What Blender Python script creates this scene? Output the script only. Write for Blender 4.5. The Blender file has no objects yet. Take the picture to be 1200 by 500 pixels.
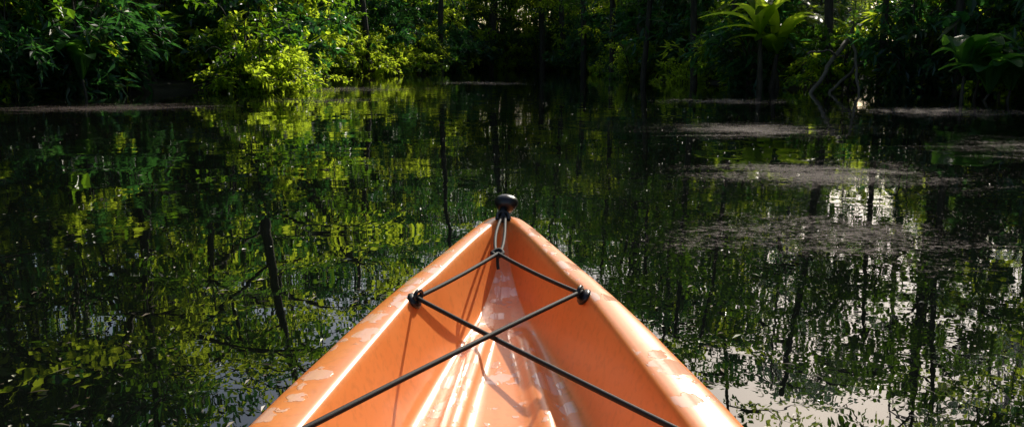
import bpy, math, random
import numpy as np
from mathutils import Vector
from mathutils.bvhtree import BVHTree

random.seed(4)
R = np.random.default_rng(11)
scene = bpy.context.scene
COL = scene.collection
scene.view_settings.view_transform = 'Standard'
scene.view_settings.look = 'None'
scene.view_settings.exposure = 0

SUN_AZ = 22.5
SUN_EL = 33.0

# ------------------------------------------------------------------ helpers
def new_mat(name):
    m = bpy.data.materials.new(name)
    m.use_nodes = True
    nt = m.node_tree
    for n in list(nt.nodes):
        nt.nodes.remove(n)
    out = nt.nodes.new('ShaderNodeOutputMaterial')
    return m, nt, out

def N(nt, t, **kw):
    n = nt.nodes.new(t)
    for k, v in kw.items():
        setattr(n, k, v)
    return n

def ramp(nt, pts):
    r = nt.nodes.new('ShaderNodeValToRGB')
    el = r.color_ramp.elements
    while len(el) > 1:
        el.remove(el[-1])
    el[0].position = pts[0][0]
    c = pts[0][1]
    el[0].color = c if len(c) == 4 else (*c, 1)
    for p, c in pts[1:]:
        e = el.new(p)
        e.color = c if len(c) == 4 else (*c, 1)
    return r

def g(v):
    return (v, v, v)

def make_mesh(name, V, F4, F3=None, mats=(), mat_idx=None, smooth=None):
    V = np.asarray(V, dtype=np.float32)
    me = bpy.data.meshes.new(name)
    F4 = np.asarray(F4, dtype=np.int32).reshape(-1, 4)
    F3 = np.zeros((0, 3), np.int32) if F3 is None else np.asarray(F3, dtype=np.int32).reshape(-1, 3)
    nl = F4.size + F3.size
    npoly = len(F4) + len(F3)
    me.vertices.add(len(V))
    me.vertices.foreach_set('co', V.ravel())
    me.loops.add(nl)
    me.loops.foreach_set('vertex_index', np.concatenate([F4.ravel(), F3.ravel()]).astype(np.int32))
    me.polygons.add(npoly)
    ls = np.concatenate([np.arange(len(F4)) * 4, F4.size + np.arange(len(F3)) * 3]).astype(np.int32)
    me.polygons.foreach_set('loop_start', ls)
    for m in mats:
        me.materials.append(m)
    if mat_idx is not None:
        me.polygons.foreach_set('material_index', np.asarray(mat_idx, dtype=np.int32))
    if smooth is not None:
        me.polygons.foreach_set('use_smooth', np.asarray(smooth, dtype=bool))
    me.update(calc_edges=True)
    me.validate()
    return me

def add_obj(name, me, loc=(0, 0, 0), rot=(0, 0, 0), scale=(1, 1, 1), parent=None):
    o = bpy.data.objects.new(name, me)
    COL.objects.link(o)
    o.location = loc
    o.rotation_euler = rot
    o.scale = scale
    if parent:
        o.parent = parent
    return o

def empty(name, loc=(0, 0, 0)):
    o = bpy.data.objects.new(name, None)
    COL.objects.link(o)
    o.location = loc
    return o

def nrm(a):
    return a / (np.linalg.norm(a, axis=-1, keepdims=True) + 1e-9)

class Builder:
    def __init__(s):
        s.V = []; s.F = []; s.M = []; s.S = []; s.n = 0
    def add(s, V, F, mi, smooth=False):
        V = np.asarray(V, dtype=float); F = np.asarray(F, dtype=int)
        s.V.append(V); s.F.append(F + s.n); s.n += len(V)
        s.M.append(np.full(len(F), mi)); s.S.append(np.full(len(F), smooth))
    def tube(s, pts, rad, mi=0, k=7):
        pts = np.asarray(pts, dtype=float); rad = np.asarray(rad, dtype=float)
        t = nrm(np.gradient(pts, axis=0))
        ref = np.array([0, 0, 1.0]) if abs(t[0][2]) < 0.8 else np.array([1.0, 0, 0])
        a = nrm(np.cross(t, ref)); b = np.cross(t, a)
        ang = np.linspace(0, 2 * np.pi, k, endpoint=False)
        ring = (a[:, None, :] * np.cos(ang)[None, :, None] + b[:, None, :] * np.sin(ang)[None, :, None]) * rad[:, None, None]
        V = (pts[:, None, :] + ring).reshape(-1, 3)
        n = len(pts)
        i = np.arange(n - 1)[:, None] * k; j = np.arange(k)[None, :]; j2 = (j + 1) % k
        F = np.stack([i + j, i + j2, i + k + j2, i + k + j], -1).reshape(-1, 4)
        s.add(V, F, mi, True)
    def leaves(s, P, D, L, W, mi=1, up=None, tilt=0.5):
        P = np.asarray(P, dtype=float); n = len(P)
        D = nrm(np.asarray(D, dtype=float))
        U = np.zeros((n, 3)); U[:, 2] = 1
        if up is not None: U = up
        U = U + R.normal(0, tilt, (n, 3))
        S = nrm(np.cross(D, U)); Nn = np.cross(S, D)
        L = (L * R.uniform(0.6, 1.25, n))[:, None]; W = (W * R.uniform(0.7, 1.2, n))[:, None]
        b = P; l = P + D * L * 0.42 + S * W * .5 + Nn * W * 0.15
        r = P + D * L * 0.42 - S * W * .5 + Nn * W * 0.15
        tp = P + D * L - Nn * L * 0.12
        V = np.stack([b, l, tp, r], 1).reshape(-1, 3)
        F = np.arange(n * 4).reshape(-1, 4)
        s.add(V, F, mi, False)
    def mesh(s, name, mats):
        return make_mesh(name, np.concatenate(s.V), np.concatenate(s.F), mats=mats,
                         mat_idx=np.concatenate(s.M), smooth=np.concatenate(s.S))

def bez(p0, p1, p2, n):
    t = np.linspace(0, 1, n)[:, None]
    return (1 - t) ** 2 * np.array(p0) + 2 * (1 - t) * t * np.array(p1) + t ** 2 * np.array(p2)

# ------------------------------------------------------------------ materials
def leaf_material(name, dark, mid, light, trans, tw=0.5):
    m, nt, out = new_mat(name)
    geo = N(nt, 'ShaderNodeNewGeometry')
    oi = N(nt, 'ShaderNodeObjectInfo')
    add = N(nt, 'ShaderNodeMath', operation='ADD')
    nt.links.new(geo.outputs['Random Per Island'], add.inputs[0])
    sc = N(nt, 'ShaderNodeMath', operation='MULTIPLY_ADD'); sc.inputs[1].default_value = 0.5; sc.inputs[2].default_value = -0.25
    nt.links.new(oi.outputs['Random'], sc.inputs[0])
    nt.links.new(sc.outputs[0], add.inputs[1])
    r = ramp(nt, [(0.0, dark), (0.5, mid), (0.97, light), (1.0, (0.13, 0.12, 0.03))])
    nt.links.new(add.outputs[0], r.inputs[0])
    bs = N(nt, 'ShaderNodeBsdfPrincipled')
    nt.links.new(r.outputs[0], bs.inputs['Base Color'])
    bs.inputs['Roughness'].default_value = 0.36
    bs.inputs['Specular IOR Level'].default_value = 0.5
    tr = N(nt, 'ShaderNodeBsdfTranslucent')
    mx = N(nt, 'ShaderNodeMix', data_type='RGBA', blend_type='MIX')
    mx.inputs[0].default_value = 0.75
    nt.links.new(r.outputs[0], mx.inputs[6]); mx.inputs[7].default_value = (*trans, 1)
    nt.links.new(mx.outputs[2], tr.inputs['Color'])
    ms = N(nt, 'ShaderNodeMixShader'); ms.inputs[0].default_value = tw
    nt.links.new(bs.outputs[0], ms.inputs[1]); nt.links.new(tr.outputs[0], ms.inputs[2])
    nt.links.new(ms.outputs[0], out.inputs[0])
    return m

LEAF_A = leaf_material('leaf_broad', (0.008, 0.034, 0.006), (0.022, 0.072, 0.010), (0.048, 0.125, 0.015), (0.32, 0.66, 0.02), .40)
LEAF_B = leaf_material('leaf_deep', (0.005, 0.026, 0.010), (0.013, 0.055, 0.021), (0.026, 0.09, 0.034), (0.12, 0.42, 0.06), .34)
LEAF_C = leaf_material('leaf_yellowgreen', (0.03, 0.08, 0.008), (0.055, 0.14, 0.015), (0.10, 0.20, 0.02), (0.80, 1.0, 0.05), 0.72)  # bright leaf; mixed into trees and shrubs it imitates sunlit patches
LEAF_D = leaf_material('leaf_palm', (0.015, 0.06, 0.015), (0.04, 0.11, 0.03), (0.07, 0.15, 0.04), (0.28, 0.62, 0.05), 0.5)

def bark_material():
    m, nt, out = new_mat('bark')
    tc = N(nt, 'ShaderNodeTexCoord')
    mp = N(nt, 'ShaderNodeMapping'); mp.inputs['Scale'].default_value = (6, 6, 1.2)
    n = N(nt, 'ShaderNodeTexNoise'); n.inputs['Scale'].default_value = 2.5; n.inputs['Detail'].default_value = 6
    nt.links.new(tc.outputs['Object'], mp.inputs[0]); nt.links.new(mp.outputs[0], n.inputs['Vector'])
    r = ramp(nt, [(0.3, (0.018, 0.014, 0.010)), (0.55, (0.05, 0.04, 0.028)), (0.75, (0.07, 0.075, 0.045))])
    nt.links.new(n.outputs['Fac'], r.inputs[0])
    b = N(nt, 'ShaderNodeBsdfPrincipled'); b.inputs['Roughness'].default_value = 0.85
    nt.links.new(r.outputs[0], b.inputs['Base Color'])
    bp = N(nt, 'ShaderNodeBump'); bp.inputs['Strength'].default_value = 0.6; bp.inputs['Distance'].default_value = 0.03
    nt.links.new(n.outputs['Fac'], bp.inputs['Height']); nt.links.new(bp.outputs[0], b.inputs['Normal'])
    nt.links.new(b.outputs[0], out.inputs[0])
    return m
BARK = bark_material()

def ground_material():
    m, nt, out = new_mat('forest_floor')
    tc = N(nt, 'ShaderNodeTexCoord')
    n = N(nt, 'ShaderNodeTexNoise'); n.inputs['Scale'].default_value = 1.5; n.inputs['Detail'].default_value = 10
    nt.links.new(tc.outputs['Object'], n.inputs['Vector'])
    r = ramp(nt, [(0.3, (0.010, 0.008, 0.005)), (0.55, (0.026, 0.02, 0.012)), (0.75, (0.02, 0.035, 0.01))])
    nt.links.new(n.outputs['Fac'], r.inputs[0])
    b = N(nt, 'ShaderNodeBsdfPrincipled'); b.inputs['Roughness'].default_value = 0.9
    nt.links.new(r.outputs[0], b.inputs['Base Color'])
    bp = N(nt, 'ShaderNodeBump'); bp.inputs['Distance'].default_value = 0.1
    nt.links.new(n.outputs['Fac'], bp.inputs['Height']); nt.links.new(bp.outputs[0], b.inputs['Normal'])
    nt.links.new(b.outputs[0], out.inputs[0])
    return m

def water_material():
    m, nt, out = new_mat('swamp_water')
    tc = N(nt, 'ShaderNodeTexCoord')
    n1 = N(nt, 'ShaderNodeTexNoise'); n1.inputs['Scale'].default_value = 1.1; n1.inputs['Detail'].default_value = 1.5; n1.inputs['Distortion'].default_value = 0.4
    n2 = N(nt, 'ShaderNodeTexNoise'); n2.inputs['Scale'].default_value = 8; n2.inputs['Detail'].default_value = 2
    nb = N(nt, 'ShaderNodeTexNoise'); nb.inputs['Scale'].default_value = 0.25; nb.inputs['Detail'].default_value = 2
    for x in (n1, n2, nb):
        nt.links.new(tc.outputs['Object'], x.inputs['Vector'])
    rb = ramp(nt, [(0.42, g(0.15)), (0.68, g(1.0))])
    nt.links.new(nb.outputs['Fac'], rb.inputs[0])
    b1 = N(nt, 'ShaderNodeBump'); b1.inputs['Strength'].default_value = 1.0; b1.inputs['Distance'].default_value = 0.005
    nt.links.new(n1.outputs['Fac'], b1.inputs['Height'])
    b2 = N(nt, 'ShaderNodeBump'); b2.inputs['Distance'].default_value = 0.0008
    nt.links.new(rb.outputs[0], b2.inputs['Strength'])
    nt.links.new(n2.outputs['Fac'], b2.inputs['Height']); nt.links.new(b1.outputs[0], b2.inputs['Normal'])
    wat = N(nt, 'ShaderNodeBsdfPrincipled')
    wat.inputs['Base Color'].default_value = (0.003, 0.004, 0.003, 1)
    wat.inputs['Roughness'].default_value = 0.0
    wat.inputs['IOR'].default_value = 1.46
    nt.links.new(b2.outputs[0], wat.inputs['Normal'])
    sp = N(nt, 'ShaderNodeTexNoise'); sp.inputs['Scale'].default_value = 60; sp.inputs['Detail'].default_value = 4; sp.inputs['Roughness'].default_value = 0.7
    nt.links.new(tc.outputs['Object'], sp.inputs['Vector'])
    ad = N(nt, 'ShaderNodeMath', operation='MULTIPLY_ADD'); ad.inputs[1].default_value = 0.07
    nt.links.new(rb.outputs[0], ad.inputs[0]); nt.links.new(sp.outputs['Fac'], ad.inputs[2])
    rs = ramp(nt, [(0.70, g(0.0)), (0.76, g(0.8))])
    nt.links.new(ad.outputs[0], rs.inputs[0])
    scum = N(nt, 'ShaderNodeBsdfPrincipled')
    scum.inputs['Base Color'].default_value = (.20, .16, .14, 1)
    scum.inputs['Roughness'].default_value = 0.5
    ms = N(nt, 'ShaderNodeMixShader')
    nt.links.new(rs.outputs[0], ms.inputs[0]); nt.links.new(wat.outputs[0], ms.inputs[1]); nt.links.new(scum.outputs[0], ms.inputs[2])
    nt.links.new(ms.outputs[0], out.inputs[0])
    return m

def scum_material():
    """thin raft of pollen and dust: speckled, fading out from the middle of each raft (object space)"""
    m, nt, out = new_mat('pollen_scum')
    tc = N(nt, 'ShaderNodeTexCoord'); geo = N(nt, 'ShaderNodeNewGeometry')
    ln = N(nt, 'ShaderNodeVectorMath', operation='LENGTH'); nt.links.new(tc.outputs['Object'], ln.inputs[0])
    fall = ramp(nt, [(0.0, g(1)), (1.0, g(0))]); nt.links.new(ln.outputs['Value'], fall.inputs[0])
    a = N(nt, 'ShaderNodeTexNoise'); a.inputs['Scale'].default_value = 1.0; a.inputs['Detail'].default_value = 6; a.inputs['Distortion'].default_value = 1.5
    s = N(nt, 'ShaderNodeTexNoise'); s.inputs['Scale'].default_value = 26; s.inputs['Detail'].default_value = 6; s.inputs['Roughness'].default_value = .9
    mp = N(nt, 'ShaderNodeMapping'); mp.inputs['Scale'].default_value = (.9, 1.5, 1)
    nt.links.new(geo.outputs['Position'], mp.inputs[0]); nt.links.new(mp.outputs[0], a.inputs['Vector'])
    nt.links.new(geo.outputs['Position'], s.inputs['Vector'])
    m1 = N(nt, 'ShaderNodeMath', operation='MULTIPLY_ADD'); m1.inputs[1].default_value = .40; m1.inputs[2].default_value = -.42
    nt.links.new(fall.outputs[0], m1.inputs[0])
    m2 = N(nt, 'ShaderNodeMath', operation='MULTIPLY_ADD'); m2.inputs[1].default_value = .7
    nt.links.new(a.outputs['Fac'], m2.inputs[0]); nt.links.new(m1.outputs[0], m2.inputs[2])
    m3 = N(nt, 'ShaderNodeMath', operation='MULTIPLY_ADD'); m3.inputs[1].default_value = 1.7
    nt.links.new(s.outputs['Fac'], m3.inputs[0]); nt.links.new(m2.outputs[0], m3.inputs[2])
    rr = ramp(nt, [(.90, g(0)), (1.0, g(.36))]); 
    sc2 = N(nt, 'ShaderNodeMath', operation='MULTIPLY'); sc2.inputs[1].default_value = .89
    nt.links.new(m3.outputs[0], sc2.inputs[0]); nt.links.new(sc2.outputs[0], rr.inputs[0])
    b = N(nt, 'ShaderNodeBsdfPrincipled'); b.inputs['Roughness'].default_value = .8; b.inputs['Specular IOR Level'].default_value = .25
    c = ramp(nt, [(.4, (.09, .066, .060)), (.65, (.28, .21, .19))]); nt.links.new(s.outputs['Fac'], c.inputs[0]); nt.links.new(c.outputs[0], b.inputs['Base Color'])
    t = N(nt, 'ShaderNodeBsdfTransparent')
    ms = N(nt, 'ShaderNodeMixShader'); nt.links.new(rr.outputs[0], ms.inputs[0]); nt.links.new(t.outputs[0], ms.inputs[1]); nt.links.new(b.outputs[0], ms.inputs[2])
    nt.links.new(ms.outputs[0], out.inputs[0])
    return m

def kayak_material():
    m, nt, out = new_mat('orange_polyethylene')
    tc = N(nt, 'ShaderNodeTexCoord')
    n = N(nt, 'ShaderNodeTexNoise'); n.inputs['Scale'].default_value = 3; n.inputs['Detail'].default_value = 4
    nt.links.new(tc.outputs['Object'], n.inputs['Vector'])
    r = ramp(nt, [(0.3, (0.88, 0.25, 0.055)), (0.7, (0.94, 0.32, 0.09))])
    nt.links.new(n.outputs['Fac'], r.inputs[0])
    w = N(nt, 'ShaderNodeTexVoronoi'); w.inputs['Scale'].default_value = 19; w.inputs['Randomness'].default_value = 1.0
    wn = N(nt, 'ShaderNodeTexNoise'); wn.inputs['Scale'].default_value = 30; wn.inputs['Detail'].default_value = 3
    nt.links.new(tc.outputs['Object'], wn.inputs['Vector'])
    wm = N(nt, 'ShaderNodeMix', data_type='RGBA', blend_type='LINEAR_LIGHT'); wm.inputs[0].default_value = .028
    nt.links.new(tc.outputs['Object'], wm.inputs[6]); nt.links.new(wn.outputs['Color'], wm.inputs[7])
    nt.links.new(wm.outputs[2], w.inputs['Vector'])
    wsz = N(nt, 'ShaderNodeSeparateColor'); nt.links.new(w.outputs['Color'], wsz.inputs[0])
    th = N(nt, 'ShaderNodeMath', operation='MULTIPLY_ADD'); th.inputs[1].default_value = .85; th.inputs[2].default_value = -.14
    nt.links.new(wsz.outputs[0], th.inputs[0])
    df = N(nt, 'ShaderNodeMath', operation='SUBTRACT'); nt.links.new(th.outputs[0], df.inputs[0]); nt.links.new(w.outputs['Distance'], df.inputs[1])
    geo = N(nt, 'ShaderNodeNewGeometry'); sx = N(nt, 'ShaderNodeSeparateXYZ'); nt.links.new(geo.outputs['Normal'], sx.inputs[0])
    lev = ramp(nt, [(.8, g(0)), (.93, g(1))]); nt.links.new(sx.outputs[2], lev.inputs[0])
    rw0 = ramp(nt, [(0.0, g(0)), (0.03, g(1))])
    nt.links.new(df.outputs[0], rw0.inputs[0])
    rw = N(nt, 'ShaderNodeMath', operation='MULTIPLY'); nt.links.new(rw0.outputs[0], rw.inputs[0]); nt.links.new(lev.outputs[0], rw.inputs[1])
    d = N(nt, 'ShaderNodeTexNoise'); d.inputs['Scale'].default_value = 60; d.inputs['Detail'].default_value = 6
    nt.links.new(tc.outputs['Object'], d.inputs['Vector'])
    rd = ramp(nt, [(0.25, g(0.85)), (0.5, g(1.0))])
    nt.links.new(d.outputs['Fac'], rd.inputs[0])
    mul = N(nt, 'ShaderNodeMix', data_type='RGBA', blend_type='MULTIPLY'); mul.inputs[0].default_value = 1
    nt.links.new(r.outputs[0], mul.inputs[6]); nt.links.new(rd.outputs[0], mul.inputs[7])
    mw = N(nt, 'ShaderNodeMix', data_type='RGBA', blend_type='MIX')
    fw = N(nt, 'ShaderNodeMath', operation='MULTIPLY'); fw.inputs[1].default_value = 0.42
    nt.links.new(rw.outputs[0], fw.inputs[0]); nt.links.new(fw.outputs[0], mw.inputs[0])
    nt.links.new(mul.outputs[2], mw.inputs[6]); mw.inputs[7].default_value = (0.95, 0.78, 0.68, 1)  # splashes tinted pale, imitating the sky reflected in the water
    b = N(nt, 'ShaderNodeBsdfPrincipled')
    nt.links.new(mw.outputs[2], b.inputs['Base Color'])
    rr = ramp(nt, [(0, g(0.31)), (1, g(0.08))])
    nt.links.new(rw.outputs[0], rr.inputs[0]); nt.links.new(rr.outputs[0], b.inputs['Roughness'])
    b.inputs['IOR'].default_value = 1.58
    b1 = N(nt, 'ShaderNodeBump'); b1.inputs['Strength'].default_value = 0.6; b1.inputs['Distance'].default_value = 0.0012
    nt.links.new(rw.outputs[0], b1.inputs['Height'])
    b2 = N(nt, 'ShaderNodeBump'); b2.inputs['Strength'].default_value = 0.25; b2.inputs['Distance'].default_value = 0.0006
    nt.links.new(d.outputs['Fac'], b2.inputs['Height']); nt.links.new(b1.outputs[0], b2.inputs['Normal'])
    nt.links.new(b2.outputs[0], b.inputs['Normal'])
    nt.links.new(b.outputs[0], out.inputs[0])
    return m

def simple_mat(name, col, rough=0.5, bump_scale=0, trans=0.0, ior=1.45):
    m, nt, out = new_mat(name)
    b = N(nt, 'ShaderNodeBsdfPrincipled')
    tc = N(nt, 'ShaderNodeTexCoord')
    n = N(nt, 'ShaderNodeTexNoise'); n.inputs['Scale'].default_value = bump_scale or 20
    nt.links.new(tc.outputs['Object'], n.inputs['Vector'])
    r = ramp(nt, [(0.3, tuple(c * 0.75 for c in col)), (0.7, tuple(min(1, c * 1.2) for c in col))])
    nt.links.new(n.outputs['Fac'], r.inputs[0]); nt.links.new(r.outputs[0], b.inputs['Base Color'])
    b.inputs['Roughness'].default_value = rough
    b.inputs['Transmission Weight'].default_value = trans
    b.inputs['IOR'].default_value = ior
    if bump_scale:
        bp = N(nt, 'ShaderNodeBump'); bp.inputs['Strength'].default_value = 0.4; bp.inputs['Distance'].default_value = 0.001
        nt.links.new(n.outputs['Fac'], bp.inputs['Height']); nt.links.new(bp.outputs[0], b.inputs['Normal'])
    nt.links.new(b.outputs[0], out.inputs[0])
    return m

GROUND = ground_material(); WATER = water_material(); KAYAK = kayak_material(); SCUM = scum_material()
CORD = simple_mat('black_cord', (0.008, 0.008, 0.009), 0.7, 400)
PLAST = simple_mat('black_plastic', (0.010, 0.010, 0.011), 0.35, 60)
DROP = simple_mat('water_bead', (0.95, 0.95, 0.95), 0.02, 0, 1.0, 1.33)

# ------------------------------------------------------------------ river shape
POLY = np.array([(-17, -60), (-15, -20), (-14, 4), (-14, 14), (-12.6, 19.5), (-10, 22.0), (-7.6, 24), (-8.0, 30),
                 (-11, 41), (-9, 52), (-6, 62), (-4, 76), (0, 84), (4, 78), (5.5, 64), (7.2, 56), (6.2, 46), (7.0, 33), (8.6, 27),
                 (11, 24.3), (12.6, 21.5), (12.6, 12), (14.5, -5), (15, -20), (17, -60)], dtype=float)

def sdist(P):
    P = np.asarray(P, dtype=float)
    A = POLY; B = np.roll(POLY, -1, axis=0)
    d2 = np.full(len(P), 1e18); inside = np.zeros(len(P), bool)
    for a, b in zip(A, B):
        e = b - a; w = P - a
        t = np.clip((w @ e) / (e @ e), 0, 1)
        q = w - t[:, None] * e
        d2 = np.minimum(d2, (q ** 2).sum(1))
        cond = (a[1] > P[:, 1]) != (b[1] > P[:, 1])
        with np.errstate(divide='ignore', invalid='ignore'):
            xi = (b[0] - a[0]) * (P[:, 1] - a[1]) / (b[1] - a[1] + 1e-12) + a[0]
        inside ^= cond & (P[:, 0] < xi)
    d = np.sqrt(d2)
    return np.where(inside, -d, d)

def height(P):
    s = sdist(P)
    x, y = P[:, 0], P[:, 1]
    nz = 0.12 * np.sin(x * 0.9 + 1.3 * np.sin(y * 0.5)) + 0.1 * np.sin(y * 1.1 + x * 0.4)
    s2 = s - 0.7 + 1.2 * nz
    up = 0.35 * (1 - np.exp(-np.maximum(s2, 0) / 1.6)) + 0.02 * np.minimum(np.maximum(s2, 0), 50) + 0.5 * nz * np.clip(s2 / 4, 0, 1)
    dn = -1.0 * (1 - np.exp(np.minimum(s2, 0) / 1.5))
    return np.where(s2 > 0, up, dn)

axx = np.concatenate([[-2500, -1200, -600, -300, -180, -120], np.arange(-80, 81, 1.0), [120, 180, 300, 600, 1200, 2500]])
axy = np.concatenate([[-2500, -1200, -600, -300, -180, -120], np.arange(-80, 121, 1.0), [140, 200, 320, 600, 1200, 2500]])
GX, GY = np.meshgrid(axx, axy)
PP = np.stack([GX.ravel(), GY.ravel()], 1)
HZ = height(PP)
nx, ny = len(axx), len(axy)
ii = (np.arange(ny - 1)[:, None] * nx + np.arange(nx - 1)[None, :]).ravel()
FG = np.stack([ii, ii + 1, ii + nx + 1, ii + nx], 1)
me = make_mesh('ground', np.column_stack([PP, HZ]), FG, mats=[GROUND], smooth=np.ones(len(FG)))
add_obj('ground', me)
me = make_mesh('water', [(-2500, -2500, 0), (2500, -2500, 0), (2500, 2500, 0), (-2500, 2500, 0)], [(0, 1, 2, 3)], mats=[WATER])
add_obj('water', me)

scum_root = empty('floating_scum')
disc_v = [(math.cos(a) * r, math.sin(a) * r, 0) for r in (.02, .5, 1.0) for a in np.linspace(0, 2 * math.pi, 32, endpoint=False)]
disc_f = [(i * 32 + j, i * 32 + (j + 1) % 32, (i + 1) * 32 + (j + 1) % 32, (i + 1) * 32 + j) for i in range(2) for j in range(32)]
SC = [(-7.4, 15.6, 2.6, 2.2), (-5.0, 26, 3.2, 3.6), (-3.8, 18.5, 2.0, 2), (2.4, 6.3, 1.6, 1.2), (1.6, 4.0, 1.1, .8), (5.6, 8.0, 1.8, 1.8),
      (7.2, 14.2, 2.4, 2.4), (3.0, 10.5, 1.8, 1.6), (-1.0, 33, 2.5, 4), (4.6, 18, 2.2, 2.2)]
for i, (x, y, a, b) in enumerate(SC):
    me = make_mesh('scum_raft', disc_v, disc_f, mats=[SCUM])
    add_obj('scum_raft', me, (x, y, .004 + .0012 * i), (0, 0, .2), (a, b, 1), scum_root)

# ------------------------------------------------------------------ vegetation prototypes
def clump(B, c, rad, n, L, W, flat=0.5, mi=1):
    q = R.normal(0, 1, (n, 3)); q = nrm(q) * (R.uniform(0.15, 1, n) ** 0.6)[:, None]
    P = np.array(c) + q * np.array([rad, rad, rad * flat])
    D = q * np.array([1, 1, 0.3]) + np.array([0, 0, -0.35]) + R.normal(0, 0.35, (n, 3))
    B.leaves(P, D, L, W, mi)

def vine(B, top, length, L=0.16, W=0.09, dens=14):
    n = max(3, int(length * 2))
    z = np.linspace(0, -length, n)
    pts = np.column_stack([top[0] + 0.08 * np.sin(z * 1.7 + top[0] * 9), top[1] + 0.08 * np.cos(z * 1.3 + top[1] * 5), top[2] + z])
    B.tube(pts, np.full(n, 0.012), 0, 4)
    m = int(length * dens)
    k = R.uniform(0, n - 1.001, m); i = k.astype(int); f = (k - i)[:, None]
    P = pts[i] * (1 - f) + pts[i + 1] * f + R.normal(0, 0.07, (m, 3))
    D = R.normal(0, 0.6, (m, 3)) + np.array([0, 0, -0.9])
    B.leaves(P, D, L, W, 2 if R.uniform() < .4 else 1)

def tree_proto(name, H, crown_r, base_h, leafmat, lean=(0, 0), nl=14, L=0.32, W=0.17, tr=0.2, nvine=8, cl=38, lowclumps=10):
    B = Builder()
    top = np.array([lean[0], lean[1], H])
    mid = np.array([lean[0] * 0.2 + R.normal(0, .5), lean[1] * .2 + R.normal(0, .5), H * 0.5])
    T = bez((0, 0, -0.6), mid, top, 16)
    rad = tr * (1 - 0.8 * np.linspace(0, 1, 16)) ; rad[0] *= 1.7; rad[1] *= 1.2
    B.tube(T, rad, 0, 9)
    for a in R.uniform(0, 6.28, 5):
        e = np.array([math.cos(a), math.sin(a), 0]) * R.uniform(0.5, 1.1)
        B.tube(bez((0, 0, 0.8), e * 0.35 + np.array([0, 0, .25]), e + np.array([0, 0, -0.5]), 6), np.linspace(tr * .55, tr * .2, 6), 0, 5)
    for i in range(nl):
        f = base_h + (1 - base_h) * (i + R.uniform(0, .8)) / nl
        k = min(14.9, f * 15); p0 = T[int(k)] * (1 - (k % 1)) + T[int(k) + 1] * (k % 1) if k < 15 else T[15]
        a = i * 2.4 + R.uniform(-.5, .5)
        env = math.sin(min(1, (f - base_h) / (1 - base_h + 1e-6) * 0.75 + 0.28) * math.pi) ** 0.6
        ln = crown_r * (0.45 + 0.6 * env) * R.uniform(.75, 1.15)
        d = np.array([math.cos(a), math.sin(a), 0])
        end = p0 + d * ln + np.array([0, 0, R.uniform(-0.05, 0.4) * ln])
        c = p0 + d * ln * .5 + np.array([0, 0, ln * .35])
        LB = bez(p0, c, end, 9)
        r0 = tr * 0.42 * (1 - 0.55 * f)
        B.tube(LB, np.linspace(r0, 0.02, 9), 0, 5)
        sunlit = R.uniform() < .28  # limb with clumps in the brighter leaf colour, imitating patches of sunlight
        for s in range(int(3 + ln)):
            t = R.uniform(0.3, 1.0); q = LB[int(t * 8)]
            a2 = a + R.normal(0, 1.0)
            sl = R.uniform(.5, 1.7)
            e2 = q + np.array([math.cos(a2) * sl, math.sin(a2) * sl, R.uniform(-0.3, 0.7)])
            B.tube(bez(q, (q + e2) / 2 + np.array([0, 0, .15]), e2, 4), np.linspace(0.025, 0.008, 4), 0, 4)
            clump(B, e2, R.uniform(0.5, 1.05), int(cl * R.uniform(.6, 1.3)), L, W, 0.5, 2 if (sunlit and R.uniform() < .75) else 1)
        if i < nvine:
            q = LB[int(R.uniform(4, 8))]
            vine(B, q, min(q[2] - 1.0, R.uniform(2, 7)))
    for i in range(lowclumps):
        z = R.uniform(0.3, base_h * H + 1.5); a = R.uniform(0, 6.28); r = R.uniform(0.2, 1.3)
        k = min(14, int(z / H * 15))
        c = T[k] + np.array([math.cos(a) * r, math.sin(a) * r, 0]); c[2] = z
        B.tube(bez(T[k], (T[k] + c) / 2, c, 4), np.linspace(.03, .008, 4), 0, 4)
        clump(B, c, R.uniform(.4, .8), cl, L, W, .6)
    return B.mesh(name, [BARK, leafmat, LEAF_C])

def shrub_proto(name, H, spread, leafmat, nst=20, L=0.22, W=0.11, per=150, droop=1.0):
    B = Builder()
    for i in range(nst):
        a = i * 2.4 + R.uniform(-.4, .4)
        d = np.array([math.cos(a), math.sin(a), 0])
        out = spread * R.uniform(0.25, 1.0); h = H * R.uniform(.45, 1.0)
        if out > spread * .7: h *= .6
        base = d * R.uniform(0, .35)
        end = base + d * out + np.array([0, 0, h * (1 - 0.35 * droop * out / spread)])
        S = bez(base + np.array([0, 0, -.3]), base + d * out * .35 + np.array([0, 0, h * 1.15]), end, 12)
        B.tube(S, np.linspace(.035, .008, 12), 0, 4)
        sunlit = 2 if R.uniform() < .2 else 1  # some stems take the brighter leaf colour to look sunlit
        for t in range(9):
            k = R.uniform(1.0, 11); q = S[int(k)]
            dd = nrm(R.normal(0, 1, 3) * np.array([1, 1, .4]) + d * .7)
            ln = R.uniform(.25, .75)
            e = q + dd * ln + np.array([0, 0, R.uniform(-.25, .1)])
            tw = bez(q, (q + e) / 2 + np.array([0, 0, .08]), e, 5)
            B.tube(tw, np.linspace(.01, .004, 5), 0, 3)
            m = per // 9
            kk = R.uniform(0, 4, m); ki = kk.astype(int).clip(0, 3); f = (kk - ki)[:, None]
            P = tw[ki] * (1 - f) + tw[ki + 1] * f + R.normal(0, .05, (m, 3))
            D = dd * .8 + R.normal(0, .6, (m, 3)) + np.array([0, 0, -.25])
            B.leaves(P, D, L, W, sunlit, tilt=.4)
    return B.mesh(name, [BARK, leafmat, LEAF_C])

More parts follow.
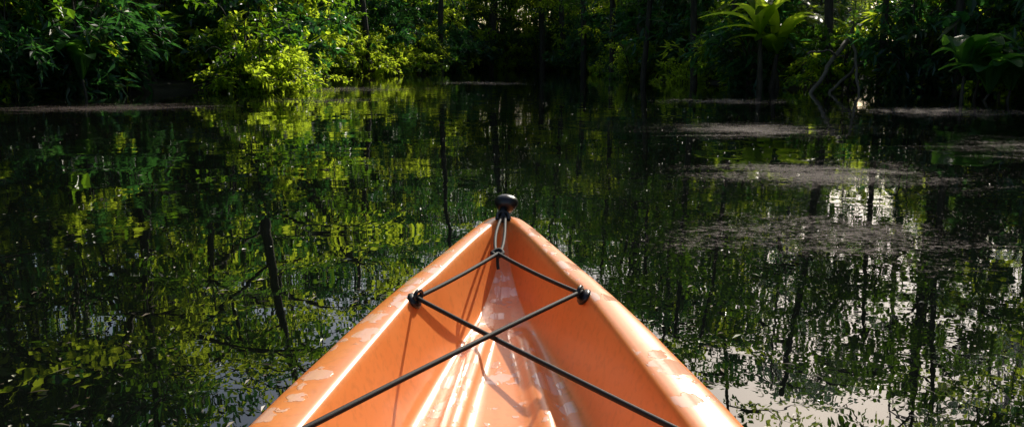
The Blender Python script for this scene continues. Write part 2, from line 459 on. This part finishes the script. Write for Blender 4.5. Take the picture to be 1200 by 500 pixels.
def frond(B, base, a, ln, rise, mi=1, leafL=0.55, leafW=0.05, n=34):
    d = np.array([math.cos(a), math.sin(a), 0])
    S = bez(base, base + d * ln * .45 + np.array([0, 0, rise]), base + d * ln + np.array([0, 0, rise * .15 - ln * .1]), n)
    B.tube(S[::3], np.linspace(.03, .006, len(S[::3])), 0, 4)
    T = nrm(np.gradient(S, axis=0)); side = np.cross(T, [0, 0, 1.0])
    prof = np.sin(np.linspace(.25, 3.0, n)) + .15
    for sg in (-1, 1):
        P = S[3:]; D = side[3:] * sg + T[3:] * .7 + np.array([0, 0, -.35]) + R.normal(0, .08, (n - 3, 3))
        B.leaves(P, D * 1.0, leafL * prof[3:], leafW, mi, tilt=.15)

def palm_proto(name, H, nf=16, ln=2.8):
    B = Builder()
    T = bez((0, 0, -.5), (R.normal(0, .3), R.normal(0, .3), H * .5), (R.normal(0, .5), R.normal(0, .5), H), 10)
    B.tube(T, np.linspace(.13, .09, 10), 0, 8)
    for i in range(nf):
        frond(B, T[-1], i * 2.4 + R.uniform(-.2, .2), ln * R.uniform(.8, 1.1), R.uniform(.3, 1.6))
    return B.mesh(name, [BARK, LEAF_D])

def blade_leaf(B, base, a, ln, wd, rise, mi=1):
    d = np.array([math.cos(a), math.sin(a), 0]); n = 12
    S = bez(base, base + d * ln * .3 + np.array([0, 0, rise]), base + d * ln + np.array([0, 0, rise * .55]), n)
    T = nrm(np.gradient(S, axis=0)); side = nrm(np.cross(T, [0, 0, 1.0])); nn = np.cross(side, T)
    w = wd * np.sin(np.linspace(0.05, 3.05, n)) ** .7
    V = np.concatenate([S - side * w[:, None] + nn * w[:, None] * .25, S, S + side * w[:, None] + nn * w[:, None] * .25])
    F = []
    for i in range(n - 1):
        F += [(i, i + 1, n + i + 1, n + i), (n + i, n + i + 1, 2 * n + i + 1, 2 * n + i)]
    B.add(V, F, mi, True)

def banana_proto(name, mat=None, hs=(1.0, 1.9), ll=(1.1, 1.9), ww=(.14, .22), nl=8, rr=(.8, 1.9)):
    B = Builder()
    for s in range(3):
        b = np.array([R.normal(0, .4), R.normal(0, .4), -.2])
        top = b + np.array([R.normal(0, .1), R.normal(0, .1), R.uniform(*hs)])
        B.tube(bez(b, (b + top) / 2, top, 6), np.linspace(.09, .05, 6) * (1 if hs[1] > 1 else .4), 0, 8)
        for i in range(nl):
            blade_leaf(B, top, i * 2.4 + s, R.uniform(*ll), R.uniform(*ww), R.uniform(*rr))
    return B.mesh(name, [BARK, mat or LEAF_C])

TREES = [
    tree_proto('tree_mesh_a', 16, 5.2, .28, LEAF_A),
    tree_proto('tree_mesh_b', 18, 4.6, .33, LEAF_B, nl=15, lean=(1.5, -1)),
    tree_proto('tree_mesh_c', 13, 4.8, .2, LEAF_C, nl=12, lean=(-1.5, 1), L=.24, W=.13),
    tree_proto('tree_mesh_d', 15, 4.2, .18, LEAF_B, nl=15, nvine=12, tr=.15),
]
SHRUBS = [
    shrub_proto('shrub_mesh_a', 3.0, 2.2, LEAF_A),
    shrub_proto('shrub_mesh_b', 3.8, 2.0, LEAF_B, L=.36, W=.12, per=100),
    shrub_proto('shrub_mesh_c', 2.4, 2.6, LEAF_C, L=.2, W=.11),
    shrub_proto('shrub_mesh_d', 4.6, 2.4, LEAF_B, nst=24, L=.28, W=.15, per=120),
]
PALMS = [palm_proto('palm_mesh_a', 3.2), palm_proto('palm_mesh_b', 6.0, 18, 3.2)]
BANANA = banana_proto('banana_mesh')
TARO = banana_proto('taro_mesh', LEAF_D, (.3, .6), (.5, .9), (.16, .24), 7, (.5, 1.0))

def gz(x, y):
    return float(height(np.array([[x, y]]))[0])

def place(name, me, x, y, s=1.0, rz=None, parent=None, tilt=(0, 0), dz=0):
    return add_obj(name, me, (x, y, max(gz(x, y), -0.25) + dz), (tilt[0], tilt[1], R.uniform(0, 6.28) if rz is None else rz),
                   (s * R.uniform(.92, 1.08), s * R.uniform(.92, 1.08), s), parent)

def scatter(nmax, xr, yr, smin, smax, spacing, cond=None):
    pts = []
    P = np.column_stack([R.uniform(*xr, nmax), R.uniform(*yr, nmax)])
    s = sdist(P)
    for p, d in zip(P, s):
        if not (smin <= d <= smax): continue
        if cond and not cond(p): continue
        if pts and np.min(((np.array(pts) - p) ** 2).sum(1)) < spacing ** 2: continue
        pts.append(p)
    return pts

def bearing(p):
    return math.degrees(math.atan2(p[0], p[1]))

under = empty('riverbank_undergrowth')
for p in scatter(7000, (-32, 34), (-10, 94), -0.5, 1.3, 1.8, lambda p: p[1] > 8 or R.uniform() < .4):
    k = R.choice(4, p=[.34, .26, .10, .30])
    s = R.uniform(.65, 1.15) * (1.0 if p[1] < 40 else 1.3)
    b = bearing(p)
    if 15 < p[1] < 30 and b < -25: k = R.choice([1, 3, 1]); s = max(s, .95)
    if 21 < p[1] < 29 and -22 < b < -15: k = R.choice([0, 3, 0, 2]); s = 1.0
    if 40 < p[1] < 60 and p[0] < 0: k = R.choice([2, 0])
    if 3 < b < 14 and p[1] > 26: s *= .7
    if 21.8 < b < 24.2 and p[1] < 32: s *= .45
    place('shrub', SHRUBS[k], p[0], p[1], s, parent=under)
for p in scatter(5000, (-38, 40), (8, 100), 1.8, 11, 3.3, lambda p: not (20.9 < bearing(p) < 25)):
    k = R.choice(4, p=[.3, .3, .1, .3])
    place('shrub', SHRUBS[k], p[0], p[1], R.uniform(1.2, 1.9), parent=under)

def sector(p):
    b = bearing(p)
    return 16 < b < 28 and p[1] > 5
def place_tree(p, name, k, s, parent=None):
    if sector(p):
        b = bearing(p)
        if 21.4 < b < 24.6: return
        s = R.uniform(.65, .95)
    place(name, TREES[k], p[0], p[1], s, parent=parent)
for p in scatter(5000, (-34, 36), (-22, 100), .8, 7, 3.7):
    k = R.choice(4, p=[.3, .28, .14, .28])
    place_tree(p, 'rainforest_tree', k, R.uniform(.75, 1.2))
far = empty('distant_forest')
for p in scatter(5000, (-60, 62), (-10, 112), 7, 26, 5.7):
    k = R.choice(4, p=[.3, .33, .12, .25])
    place_tree(p, 'tree', k, R.uniform(.95, 1.35), far)
for p in scatter(900, (-12, 14), (84, 112), .5, 26, 4.5):
    place('tree', TREES[R.choice(4)], p[0], p[1], R.uniform(.8, 1.2), parent=far)
for p in scatter(900, (-30, 32), (5, 80), .5, 5, 6, lambda p: not (19 < bearing(p) < 27)):
    if R.uniform() < .6:
        place('palm_tree', PALMS[R.choice(2)], p[0], p[1], R.uniform(.7, 1.1))
for x, y, s in ((-13.5, 25, .9), (-16.5, 23, 1.0), (-17, 28, 1.1)):
    place('rainforest_tree', TREES[1], x, y, s)

place('banana_plant', BANANA, 8.2, 27.6, 1.2)
place('banana_plant', BANANA, -9.2, 41.5, 1.3)
place('taro_plant', TARO, 10.7, 17.9, 1.2, dz=.25)
place('taro_plant', TARO, 11.5, 18.9, 1.3, dz=.3)
place('taro_plant', TARO, -11.6, 20.2, 1.3, dz=.2)
place('taro_plant', TARO, -10.9, 21.9, 1.0, dz=.2)
place('shrub', SHRUBS[1], 12.4, 18.0, 1.0, parent=under)
place('shrub', SHRUBS[1], -11.6, 19.3, .85, parent=under)
place('shrub', SHRUBS[2], -7.1, 23.7, .8, parent=under)
place('shrub', SHRUBS[2], -6.6, 24.5, .65, parent=under)
place('shrub', SHRUBS[2], -12.9, 21.4, 1.2, parent=under)

def leaning(name, p0, p1, p2, r, n=10, k0=8):
    B = Builder(); p0 = np.array(p0, float)
    T = bez((0, 0, 0), np.array(p1) - p0, np.array(p2) - p0, 20)
    B.tube(T, np.linspace(r, r * .5, 20), 0, 10)
    for i in range(n):
        q = T[int(k0 + (19 - k0) * i / n)]; a = R.uniform(0, 6.28); ln = R.uniform(.8, 2.2)
        e = q + np.array([math.cos(a) * ln, math.sin(a) * ln, R.uniform(-.3, .9)])
        B.tube(bez(q, (q + e) / 2 + np.array([0, 0, .2]), e, 5), np.linspace(r * .3, .01, 5), 0, 5)
        for _ in range(2):
            clump(B, e + R.normal(0, .4, 3), R.uniform(.5, .9), 45, .24, .13, .5)
    return add_obj(name, B.mesh(name, [BARK, LEAF_A]), tuple(p0))
leaning('leaning_tree', (-9.7, 31, -.4), (-9.3, 31.2, 1.2), (-6.2, 33, 7.5), .26, 30, 5)
leaning('leaning_tree', (-2.2, 79.5, -.4), (-1.9, 79.5, 3), (-1.2, 79.5, 12), .5, 14)
leaning('leaning_tree', (6.6, 44, -.4), (7.0, 44, 3), (6.4, 44, 12), .40, 14)
leaning('leaning_tree', (13.9, 26.5, -.4), (13.7, 26.5, 3), (13.6, 27, 10), .28, 8)
for x, y, r, h in ((5.2, 62, .24, 14), (7.0, 54, .2, 12), (5.6, 47.5, .17, 12), (6.0, 39, .14, 11), (6.9, 32, .14, 10), (7.6, 29.2, .1, 9), (9.6, 25.6, .15, 10),
                   (10.6, 24.4, .10, 8), (12.0, 22.7, .12, 9), (2.8, 78, .3, 15), (-10.2, 38, .16, 11), (-8.5, 51, .2, 13), (-5.2, 62, .24, 13), (4.2, 70, .26, 14)):
    dx = R.uniform(-1.2, 1.2)
    leaning('slender_tree', (x, y, -.4), (x + dx * .1 + R.normal(0, .2), y, h * .4), (x + dx, y + R.uniform(-.5, 1), h), r, 14, 9)

B = Builder()
for a, b, c, r in (((8.0, 22.9, -.2), (8.9, 23.6, .9), (10.0, 25.0, 1.7), .08), ((8.6, 22.9, -.1), (9.3, 23.8, .4), (10.6, 25.2, 1.0), .06),
                   ((9.4, 22.8, -.1), (9.5, 23.4, .8), (9.9, 25, 1.9), .055), ((9.4, 24, .9), (8.8, 23.6, 1.25), (8.1, 23.4, 1.1), .03)):
    T = bez(a, b, c, 12) + R.normal(0, .03, (12, 3)); B.tube(T, np.linspace(r * .6, r, 12), 0, 7)
clump(B, (10, 24.9, 1.7), .8, 60, .25, .13, .6)
clump(B, (10.4, 25, 1.0), .7, 60, .25, .13, .6)
DEAD = simple_mat('dead_wood', (.11, .09, .065), .8, 12)
add_obj('fallen_branch', B.mesh('fallen_branch', [DEAD, LEAF_A]))

# haze volume added on the right bank to imitate the sun's glow
GLOW_HAZE, nt, out = new_mat('sun_glow_haze')
vs = N(nt, 'ShaderNodeVolumeScatter'); vs.inputs['Density'].default_value = .0055; vs.inputs['Anisotropy'].default_value = .6
vs.inputs['Color'].default_value = (.85, .93, 1.0, 1)
nt.links.new(vs.outputs[0], out.inputs['Volume'])
pl = [(8.5, 24.5), (19, 24.5), (48, 62), (48, 90), (26, 90), (10.5, 34)]
nv = len(pl)
mv = [(x, y, .03) for x, y in pl] + [(x, y, 14) for x, y in pl]
bm_faces = [tuple(range(nv))[::-1], tuple(range(nv, 2 * nv))] + [(i, (i + 1) % nv, nv + (i + 1) % nv, nv + i) for i in range(nv)]
mm = bpy.data.meshes.new('glow_haze'); mm.from_pydata(mv, [], bm_faces); mm.update(); mm.materials.append(GLOW_HAZE)
add_obj('glow_haze', mm)

# ------------------------------------------------------------------ camera
cam = bpy.data.cameras.new('camera')
cam.sensor_width = 36; cam.lens = 979 / 1200 * 36
cam.clip_end = 6000; cam.clip_start = 0.02
co = bpy.data.objects.new('camera', cam); COL.objects.link(co)
co.location = (0, 0, 0.85)
co.rotation_euler = (math.radians(90 - 10.3), 0, 0)
scene.camera = co

# ------------------------------------------------------------------ kayak
KX = -0.025
kay = empty('kayak', (KX, 0, 0))
def itp(tab, y):
    t = sorted(tab); return float(np.interp(y, [a for a, _ in t], [b for _, b in t]))
W_T = [(2.645, .020), (2.635, .038), (2.61, .056), (2.57, .070), (2.5, .093), (2.35, .133), (2.17, .182), (1.98, .238), (1.81, .282), (1.63, .323), (1.36, .374), (1.2, .400), (.8, .425), (0, .42), (-.8, .37), (-1.3, .25), (-1.6, .12), (-1.72, .05), (-1.75, .015)]
WI_T = [(2.645, .002), (2.58, .006), (2.54, .018), (2.47, .040), (2.35, .072), (2.17, .115), (1.98, .159), (1.9, .183), (1.8, .204), (1.56, .244), (1.2, .297), (.8, .33), (0, .33), (-.5, .3), (-.9, .25), (-1.3, .16), (-1.6, .05), (-1.75, .003)]
ZD_T = [(2.645, .352), (2.63, .362), (2.58, .367), (2.17, .346), (1.8, .325), (1.56, .312), (1.2, .30), (.8, .29), (-.5, .28), (-1.3, .31), (-1.75, .34)]
ZF_T = [(2.645, .345), (2.58, .360), (2.53, .345), (2.49, .300), (2.42, .235), (2.3, .19), (2.15, .168), (1.88, .15), (1.58, .13), (1.2, .11), (.7, .11), (.55, .2), (.42, .21), (.3, .15), (0, .14), (-.15, .16), (-.27, .265), (-.45, .27), (-.6, .2), (-1.2, .2), (-1.4, .27), (-1.75, .33)]
WF_T = [(2.645, .001), (2.58, .003), (2.53, .008), (2.47, .016), (2.42, .026), (2.3, .048), (2.15, .074), (1.88, .128), (1.58, .178), (1.2, .228), (.7, .26), (0, .26), (-.5, .24), (-.9, .2), (-1.3, .1), (-1.6, .02), (-1.75, .001)]
ZK_T = [(2.645, .30), (2.62, .22), (2.57, .12), (2.5, .03), (2.35, -.05), (2.0, -.09), (0, -.10), (-1.2, -.08), (-1.5, 0), (-1.68, .14), (-1.75, .28)]
RB_T = [(2.1, 0), (1.98, .022), (1.2, .03), (.75, .03), (.65, 0)]
ys = np.unique(np.round(np.concatenate([np.arange(-1.75, 1.2, .05), np.arange(1.2, 2.4, .03), np.arange(2.4, 2.645, .0125), [2.635, 2.645]]), 4))
prof = []
for y in ys:
    w, wi, zd, zf, wf, zk = [itp(t, y) for t in (W_T, WI_T, ZD_T, ZF_T, WF_T, ZK_T)]
    rh = itp(RB_T, y) if .65 < y < 2.1 else 0
    rx = np.interp(y, [.7, 1.2, 1.58, 1.95, 2.1], [.12, .12, .095, .06, .04]); rx = min(rx, wf * .62); rw = min(.02, wf * .2)
    e = min(.015, (w - wi) * .2)
    dpt = zd - zf
    pr = [(0, zk), (.4 * w, zk + .006), (.78 * w, zk + .05 * (zd - zk) / .4), (.93 * w, zk + .35 * (zd - zk)), (.985 * w, zd - min(.06, .3 * (zd - zk))), (w, zd - e * 1.9), (w - e * .3, zd - e * .9), (w - e * 1.2, zd - e * .35),
          ((w * .5 + wi * .5), zd + .0005), (wi + e * .8, zd + .001), (wi + e * .1, zd - min(.005, dpt * .3)), (wi - min(.004, wi * .2), zd - min(.02, dpt * .5)),
          (wi * .45 + wf * .55, zd - dpt * .6), (wf + (wi - wf) * .12, zf + dpt * .12), (wf * .94, zf + dpt * .02),
          (rx + rw * 1.5, zf), (rx + rw * .7, zf + rh), (rx - rw * .7, zf + rh), (rx - rw * 1.5, zf), (rx * .35, zf - .001), (0, zf - .001)]
    prof.append(pr)
prof = np.array(prof)
K = prof.shape[1]
full = []
for si, y in enumerate(ys):
    ring = [(x, y, z) for x, z in prof[si]] + [(-x, y, z) for x, z in prof[si][-2:0:-1]]
    full.append(ring)
full = np.array(full); ns, kk = full.shape[:2]
V = full.reshape(-1, 3)
F = []
for i in range(ns - 1):
    for j in range(kk):
        j2 = (j + 1) % kk
        F.append((i * kk + j, i * kk + j2, (i + 1) * kk + j2, (i + 1) * kk + j))
def cap(base, flip):
    out = []
    for j in range(0, K - 1):
        a, b = base + j, base + j + 1
        c, d = base + (kk - j - 1) % kk, base + (kk - j) % kk
        q = [a, b, c, d] if not flip else [d, c, b, a]
        if len(set(q)) == 4: out.append(q)
    return out
F += cap(0, False) + cap((ns - 1) * kk, True)
me = make_mesh('hull', V, F, mats=[KAYAK], smooth=np.ones(len(F)))
import bmesh
bm = bmesh.new(); bm.from_mesh(me); bmesh.ops.recalc_face_normals(bm, faces=bm.faces); bm.to_mesh(me); bm.free()
hull = add_obj('hull', me, parent=kay)
md = hull.modifiers.new('sub', 'SUBSURF'); md.levels = 1; md.render_levels = 1

def cord(name, pts, r=.0052, parent=kay, mat=CORD, smooth=True):
    c = bpy.data.curves.new(name, 'CURVE'); c.dimensions = '3D'; c.bevel_depth = r; c.bevel_resolution = 3
    sp = c.splines.new('NURBS' if smooth else 'POLY'); sp.points.add(len(pts) - 1)
    for i, p in enumerate(pts): sp.points[i].co = (*p, 1)
    if smooth:
        sp.order_u = 3; sp.use_endpoint_u = True
    sp.resolution_u = 8
    c.materials.append(mat)
    o = bpy.data.objects.new(name, c); COL.objects.link(o); o.parent = parent
    return o
LH = (-.192, 1.835, .322); RH = (.186, 1.86, .324); KN = (-.013, 2.21, .338)
def sag(a, b, s, n=9):
    a, b = np.array(a), np.array(b); out = []
    for t in np.linspace(0, 1, n):
        p = a * (1 - t) + b * t; p[2] -= s * 4 * t * (1 - t); out.append(tuple(p))
    return out
cord('bungee_front_left', sag(KN, LH, .004))
cord('bungee_front_right', sag(KN, RH, .005))
cord('bungee_cross_a', sag(LH, (.302, 1.12, .312), .003))
cord('bungee_cross_b', sag((RH[0], RH[1], RH[2] + .006), (-.302, 1.12, .318), -.003))
cord('bow_loop', [(-.006, 2.56, .374), (-.014, 2.5, .370), (-.024, 2.38, .352), (-.022, 2.25, .340), (-.013, 2.2, .336), (-.002, 2.25, .340), (.004, 2.38, .352), (.004, 2.5, .370), (.004, 2.56, .374)], .0046)
cord('knot_loop', [(-.03, 2.215, .338), (-.013, 2.235, .347), (.004, 2.215, .338), (-.013, 2.195, .331), (-.03, 2.215, .338)], .006)
cord('knot_tail', [(-.013, 2.21, .335), (-.016, 2.2, .318), (-.012, 2.19, .300)], .0045)

def lathe(name, prof, mat, k=24, parent=None, loc=(0, 0, 0), rot=(0, 0, 0), scale=(1, 1, 1)):
    V = []; F = []
    for r, z in prof:
        for j in range(k):
            a = 2 * math.pi * j / k; V.append((r * math.cos(a), r * math.sin(a), z))
    for i in range(len(prof) - 1):
        for j in range(k):
            F.append((i * k + j, i * k + (j + 1) % k, (i + 1) * k + (j + 1) % k, (i + 1) * k + j))
    me = make_mesh(name, V, F, mats=[mat], smooth=np.ones(len(F)))
    return add_obj(name, me, loc, rot, scale, parent)
for nm, h, sg in (('pad_eye_left', LH, 1), ('pad_eye_right', RH, -1)):
    lathe(nm + '_base', [(0, -.004), (.018, -.004), (.021, 0), (.018, .007), (.011, .011), (0, .012)], PLAST, parent=kay,
          loc=(h[0] - sg * .006, h[1], h[2] - .008), rot=(0, sg * math.radians(50), 0), scale=(1, 1.4, 1))
    ring = []
    for a in np.linspace(0, 2 * math.pi, 17):
        ring.append((h[0] + sg * .004 + .012 * math.cos(a) * .5, h[1] + .016 * math.cos(a), h[2] + .004 + .012 * math.sin(a)))
    cord(nm + '_loop', ring, .0048, mat=PLAST, smooth=False)
for sg in (-1, 1):
    lathe('pad_eye_aft', [(0, -.004), (.018, -.004), (.021, 0), (.018, .007), (.011, .011), (0, .012)], PLAST, parent=kay, loc=(sg * .31, 1.11, .302), scale=(1, 1.4, 1))
lathe('toggle_knob', [(0, -.022), (.012, -.022), (.02, -.018), (.030, -.006), (.036, .006), (.036, .016), (.030, .026), (.018, .032), (0, .034)], PLAST, parent=kay,
      loc=(.006, 2.615, .400), rot=(math.radians(14), math.radians(6), 0), scale=(1.05, .8, 1.05))
lathe('toggle_neck', [(0, -.02), (.017, -.02), (.016, 0), (.013, .01), (.013, .03), (0, .03)], PLAST, parent=kay, loc=(-.002, 2.58, .368), rot=(math.radians(-30), 0, 0))
cord('toggle_ring', [(-.02, 2.55, .366), (-.024, 2.57, .38), (-.004, 2.585, .388), (.018, 2.57, .38), (.014, 2.55, .366)], .006, mat=PLAST)

bpy.context.view_layer.update()
dg = bpy.context.evaluated_depsgraph_get()
bvh = BVHTree.FromObject(hull, dg)
BV, BF = [], []; cnt = 0
def bead(p, n, r, ax):
    global cnt
    z = Vector(n).normalized(); x = z.orthogonal().normalized(); y = z.cross(x)
    ang0 = random.uniform(0, 6.28); el = random.uniform(1, 1.8)
    rings = [(1.0, -.05), (.92, .22), (.65, .42), (.3, .52), (.02, .54)]; k = 8
    for rr, hh in rings:
        for j in range(k):
            a = 2 * math.pi * j / k
            u = math.cos(a) * rr * r * el * (1 + .12 * math.sin(3 * a + ang0)); v = math.sin(a) * rr * r
            u2 = u * math.cos(ang0) - v * math.sin(ang0); v2 = u * math.sin(ang0) + v * math.cos(ang0)
            q = p + x * u2 + y * v2 + z * hh * r * ax
            BV.append(tuple(q))
    for i in range(4):
        for j in range(k):
            BF.append((cnt + i * k + j, cnt + i * k + (j + 1) % k, cnt + (i + 1) * k + (j + 1) % k, cnt + (i + 1) * k + j))
    cnt += 5 * k
for _ in range(3600):
    y = random.uniform(1.1, 2.4); x = random.uniform(-.38, .38)
    h = bvh.ray_cast(Vector((x, y, .8)), Vector((0, 0, -1)))
    if h[0] is None or h[1].z < .75 : continue
    if h[0].z > .28 and random.random() < .4: continue
    if h[0].z < 0.0: continue
    bead(h[0], h[1], random.choice([.003, .003, .004, .006, .009]), .9)
me = make_mesh('water_beads', BV, BF, mats=[DROP], smooth=np.ones(len(BF)))
add_obj('water_beads', me, parent=kay)

# ------------------------------------------------------------------ floating leaves and debris
B = Builder()
n = 4200
yy = 1.2 + 24 * R.uniform(0, 1, n) ** 1.5; xx = R.uniform(-1, 1, n) * (1.5 + yy * .62)
dens = np.sin(xx * .8 + 2 * np.sin(yy * .4)) + np.sin(yy * .9 + xx * .3)
keep = (dens > R.uniform(-1.5, 1.5, n)) & ~((np.abs(xx - KX) < .45) & (yy < 2.7))
P = np.column_stack([xx, yy, np.full(n, .006)])[keep]
D = np.column_stack([R.normal(0, 1, (len(P), 2)), np.zeros(len(P))])
B.leaves(P, D, np.full(len(P), .020) * R.uniform(.3, 2.2, len(P)), .011, 0, tilt=.12)
V2 = B.V[0]; V2[:, 2] = np.clip(V2[:, 2], .003, .02)
FLO, nt, out = new_mat('floating_debris')
geo = N(nt, 'ShaderNodeNewGeometry')
r = ramp(nt, [(0, (.05, .03, .015)), (.4, (.14, .09, .04)), (.7, (.3, .27, .2)), (1, (.12, .18, .03))])
nt.links.new(geo.outputs['Random Per Island'], r.inputs[0])
b = N(nt, 'ShaderNodeBsdfPrincipled'); b.inputs['Roughness'].default_value = .5
nt.links.new(r.outputs[0], b.inputs['Base Color']); nt.links.new(b.outputs[0], out.inputs[0])
add_obj('floating_leaves', B.mesh('floating_leaves', [FLO]))

# ------------------------------------------------------------------ light
w = bpy.data.worlds.new('World'); scene.world = w; w.use_nodes = True
nt = w.node_tree; bg = nt.nodes['Background']
sky = nt.nodes.new('ShaderNodeTexSky'); sky.sky_type = 'NISHITA'; sky.sun_disc = False
sky.sun_elevation = math.radians(SUN_EL); sky.sun_rotation = math.radians(SUN_AZ)
sky.air_density = 1.0; sky.dust_density = 2.5
nt.links.new(sky.outputs[0], bg.inputs[0]); bg.inputs[1].default_value = 0.15
sl = bpy.data.lights.new('sun', 'SUN'); sl.energy = 5; sl.angle = math.radians(.5); sl.color = (1, .93, .8)
so = bpy.data.objects.new('sun', sl); COL.objects.link(so)
d = Vector((math.sin(math.radians(SUN_AZ)) * math.cos(math.radians(SUN_EL)), math.cos(math.radians(SUN_AZ)) * math.cos(math.radians(SUN_EL)), math.sin(math.radians(SUN_EL))))
so.rotation_euler = d.to_track_quat('Z', 'Y').to_euler()
so.location = (10, 20, 30)
print('objects', len(bpy.data.objects))
